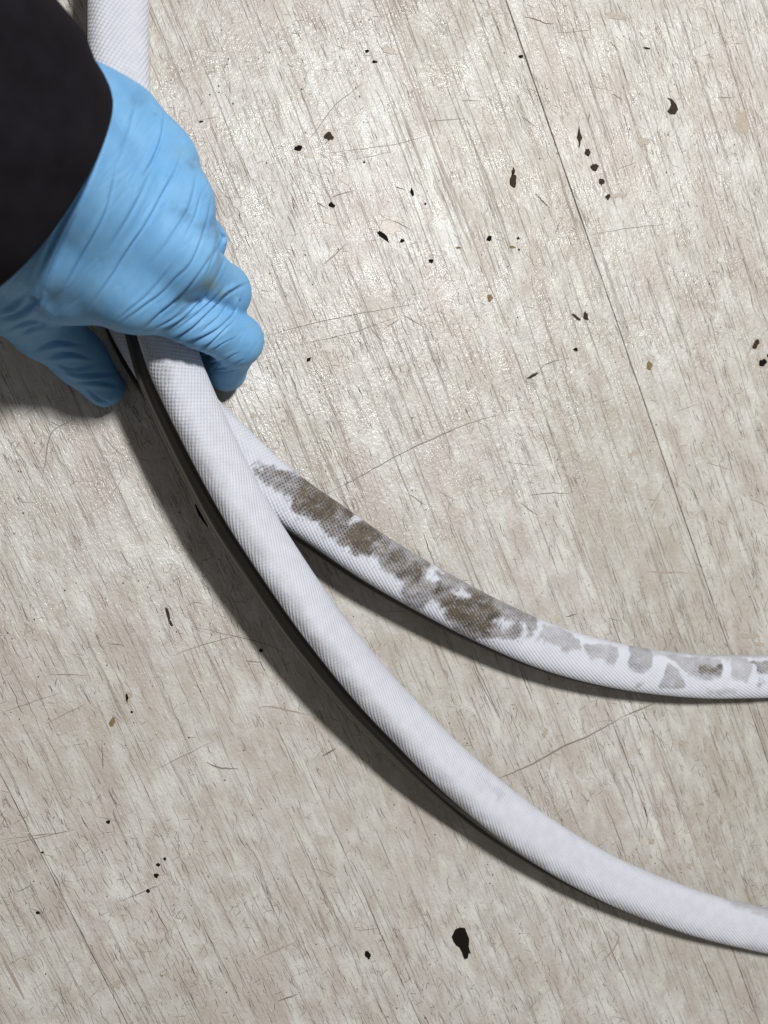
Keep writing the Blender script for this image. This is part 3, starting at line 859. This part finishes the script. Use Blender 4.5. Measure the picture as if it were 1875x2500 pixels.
# folds of the glove: (crop, points, height mm, width px, which flank is the groove)
folds = [('G', [(1040, 540), (950, 730), (850, 920), (740, 1080), (640, 1240), (515, 1410)], 1.1, 9, -1),
         ('8', [(930, 60), (880, 220), (760, 400), (600, 580), (440, 720), (310, 850)], 1.7, 11, -1),
         ('8', [(1010, 200), (880, 480), (700, 700), (500, 830), (350, 890)], 1.2, 9, -1),
         ('8', [(1170, 460), (980, 570), (880, 680), (720, 820), (560, 900), (400, 925)], 1.5, 10, -1),
         ('8', [(1100, 630), (1040, 730), (900, 850), (700, 930), (470, 965)], 1.4, 9, -1),
         ('8', [(1060, 765), (960, 860), (800, 985), (600, 1015)], 1.3, 9, -1),
         ('8', [(1070, 905), (880, 1000), (740, 1050)], .7, 6, -1), ('8', [(1110, 1025), (950, 1090), (840, 1110)], .7, 6, -1), ('8', [(1150, 1080), (1000, 1140), (900, 1155)], .7, 6, -1),
         ('8', [(1130, 1155), (1000, 1180), (930, 1175)], .6, 5, -1), ('8', [(1110, 590), (1085, 640), (1060, 700)], 1.6, 9, -1),
         ('8', [(650, 340), (500, 520), (330, 650), (150, 780)], .8, 10, -1), ('8', [(420, 520), (260, 640), (120, 760)], .6, 8, -1), ('8', [(820, 640), (640, 770), (470, 840)], .8, 7, -1),
         ('8', [(900, 560), (780, 700), (600, 830)], .7, 7, -1), ('8', [(840, 760), (660, 870), (480, 910)], .7, 6, -1),
         ('8', [(700, 620), (560, 740), (380, 850)], .7, 6, -1), ('8', [(970, 500), (840, 640), (690, 770)], .9, 7, -1), ('8', [(1000, 640), (930, 740), (790, 860)], .8, 6, -1), ('8', [(1010, 820), (900, 920), (740, 990)], .7, 6, -1),
         ('8', [(780, 560), (640, 700), (480, 800)], .7, 6, -1), ('8', [(960, 960), (840, 1050), (720, 1070)], .6, 5, -1), ('8', [(560, 300), (440, 470), (300, 600)], .5, 9, -1), ('8', [(1120, 480), (1000, 530), (930, 590)], .8, 6, -1),
         ('G', [(945, 300), (925, 440), (880, 560), (820, 660)], 1.1, 9, -1), ('G', [(1050, 520), (1010, 640), (940, 760)], .7, 9, -1),
         ('G', [(1135, 620), (1090, 830), (990, 1000), (880, 1150)], .7, 10, -1), ('G', [(1215, 800), (1180, 960), (1100, 1160), (980, 1280)], .9, 9, -1),
         ('G', [(640, 200), (590, 420), (470, 740), (330, 960), (190, 1270)], 1.5, 14, -1),
         ('G', [(660, 640), (600, 880), (480, 1100), (370, 1300)], .9, 10, -1), ('G', [(440, 870), (310, 1140), (245, 1370)], 1.1, 10, -1), ('G', [(880, 600), (760, 850), (620, 1080)], .5, 12, -1),
         ('G', [(780, 200), (740, 380), (680, 560)], .4, 14, -1), ('G', [(1160, 760), (1120, 900), (1060, 1010)], .6, 7, -1),
         ('G', [(1290, 1010), (1230, 1130), (1190, 1220)], .8, 8, -1), ('G', [(1280, 980), (1300, 1020), (1290, 1060)], 1.4, 6, 1),
         ('7', [(0, 440), (150, 400), (300, 300), (360, 200)], 1.6, 14, -1), ('7', [(170, 570), (300, 500), (470, 480)], 1.2, 10, -1), ('7', [(300, 690), (450, 630), (640, 640)], 1.5, 10, -1),
         ('7', [(390, 750), (560, 720), (720, 750)], 1.5, 9, -1), ('7', [(450, 800), (600, 850), (780, 800)], 1.2, 9, -1), ('7', [(510, 860), (700, 890), (930, 880)], 1.6, 10, -1),
         ('7', [(620, 950), (780, 950), (960, 980)], 1.3, 9, -1), ('7', [(700, 1000), (800, 1090), (920, 1135)], 1.1, 8, -1), ('7', [(200, 160), (280, 240), (330, 330), (440, 460)], 1.4, 14, 1),
         ('7', [(0, 380), (120, 330), (230, 220)], 1.2, 14, -1), ('7', [(60, 520), (250, 460), (420, 500)], 1.0, 9, -1)]
disp = np.zeros(len(HV))
for k, pts, amp, wd, sgn in folds:
    line, _ = smooth_path([(x, y, 0) for x, y in cr(k, pts)], 18)
    line = line[:, :2]
    bb = (q > line.min(0) - 60).all(1) & (q < line.max(0) + 60).all(1)
    ii = np.nonzero(bb)[0]
    if not len(ii):
        continue
    d, s, t = seg_dist(q[ii], line)
    s = d * s * sgn
    env = np.clip(np.sin(math.pi * np.clip(t * .94 + .03, 0, 1)), 0, 1) ** .9
    wd = wd * .62
    f_ = .62 * np.exp(-((s + .7 * wd) / (1.5 * wd)) ** 2) - .9 * np.exp(-((s - .7 * wd) / (wd * .7)) ** 2)
    disp[ii] += 1.1 * amp * .001 * f_ * env * facing[ii]
lowf = fbm(HV[:, 0] * 55 + HV[:, 2] * 30, HV[:, 1] * 55 - HV[:, 2] * 21, 77, 3) - .5
fa = q[:, 0] * .83 + q[:, 1] * .55; fb = -q[:, 0] * .55 + q[:, 1] * .83        # across / along the drawn-tight film
crk = np.abs(fbm(fa / 26, fb / 150, 51, 3) - .5) * 2
crk = np.clip(.16 - crk, 0, None) / .16
HV = HV + N * (disp + lowf * .0007 - crk * .00012 * facing * (~is_thumb))[:, None]
HV[:, 2] = np.maximum(HV[:, 2], .0006)
HV = laplace(HV, HF, 1, .35)

person = empty('person', (0, 0, 0), 'person\'s forearm in black sleeve and blue rubber glove gripping the white strips', 'person')
base_p = P(150, 640, 0)
person.location = base_p
hand = link_mesh('gloved_hand', HV - base_p, HF, M_GLOVE, person)
st = np.zeros(len(HV)); ye = np.zeros(len(HV))
for x, y, r, k in [(1070, 880, 60, .55), (1010, 850, 45, .4), (1180, 960, 60, .45), (1110, 590, 50, .45), (1230, 930, 45, .4), (800, 210, 50, .3), (330, 1390, 60, .35), (1060, 1480, 25, .5), (900, 305, 12, .7), (1090, 1390, 14, .6), (640, 1950, 8, .9), (960, 660, 5, .8)]:
    x, y = cr('G', [(x, y)])[0]
    d = np.hypot(q[:, 0] - x, q[:, 1] - y) / (r * .422)
    st = np.maximum(st, k * np.exp(-d * d * 1.2) * np.clip(fbm(q[:, 0] / 12, q[:, 1] / 12, 13) * 2.2 - .2, 0, 1.3))
for x, y, r, k in [(1215, 1290, 40, .8), (1270, 1340, 26, .6), (1040, 510, 40, .3), (1450, 1530, 15, .5)]:
    x, y = cr('G', [(x, y)])[0]
    d = np.hypot(q[:, 0] - x, q[:, 1] - y) / (r * .422)
    ye = np.maximum(ye, k * np.exp(-d * d) * np.clip(fbm(q[:, 0] / 9, q[:, 1] / 9, 15) * 2 - .2, 0, 1.2))
set_attr(hand, 'stain', st); set_attr(hand, 'yellow', ye)

# sleeve: a loose tube with a turned hem at the cuff, seen almost from above
axis = Vector((-.85, .53, .80)).normalized()
across = Vector((.53, .85, 0)).normalized()
upv = axis.cross(across)
if upv.z < 0:
    upv = -upv
rc = Vector(P(184, 470, .136)) - upv * .033 - across * .004
SV, SF = [], []
rows = [(-.0002, -.0075), (-.0012, -.0062), (-.0008, -.0046), (.001, -.0034), (.004, -.0022), (.009, -.0010), (.016, .0), (.03, .0015), (.055, .004), (.09, .009), (.13, .014), (.18, .017), (.25, .019)]
inner = [(.09, .004), (.03, -.004), (.006, -.0078)]
NS = 72
for s, dr in inner + rows:
    for k in range(NS):
        a = 2 * math.pi * k / NS
        wav = .0018 * math.sin(3 * a + s * 40) + .0012 * math.sin(5 * a - s * 70 + 1) if s > .01 else .0006 * math.sin(3 * a + 1)
        ra, rb = .0485 + dr + wav, .0385 + dr + wav
        p = rc + axis * s + across * (ra * math.cos(a)) + upv * (rb * math.sin(a))
        SV.append(np.array(p) - base_p)
nr = len(inner) + len(rows)
for i in range(nr - 1):
    for k in range(NS):
        SF.append((i * NS + k, i * NS + (k + 1) % NS, (i + 1) * NS + (k + 1) % NS, (i + 1) * NS + k))
link_mesh('sleeve', SV, SF, M_SLEEVE, person)
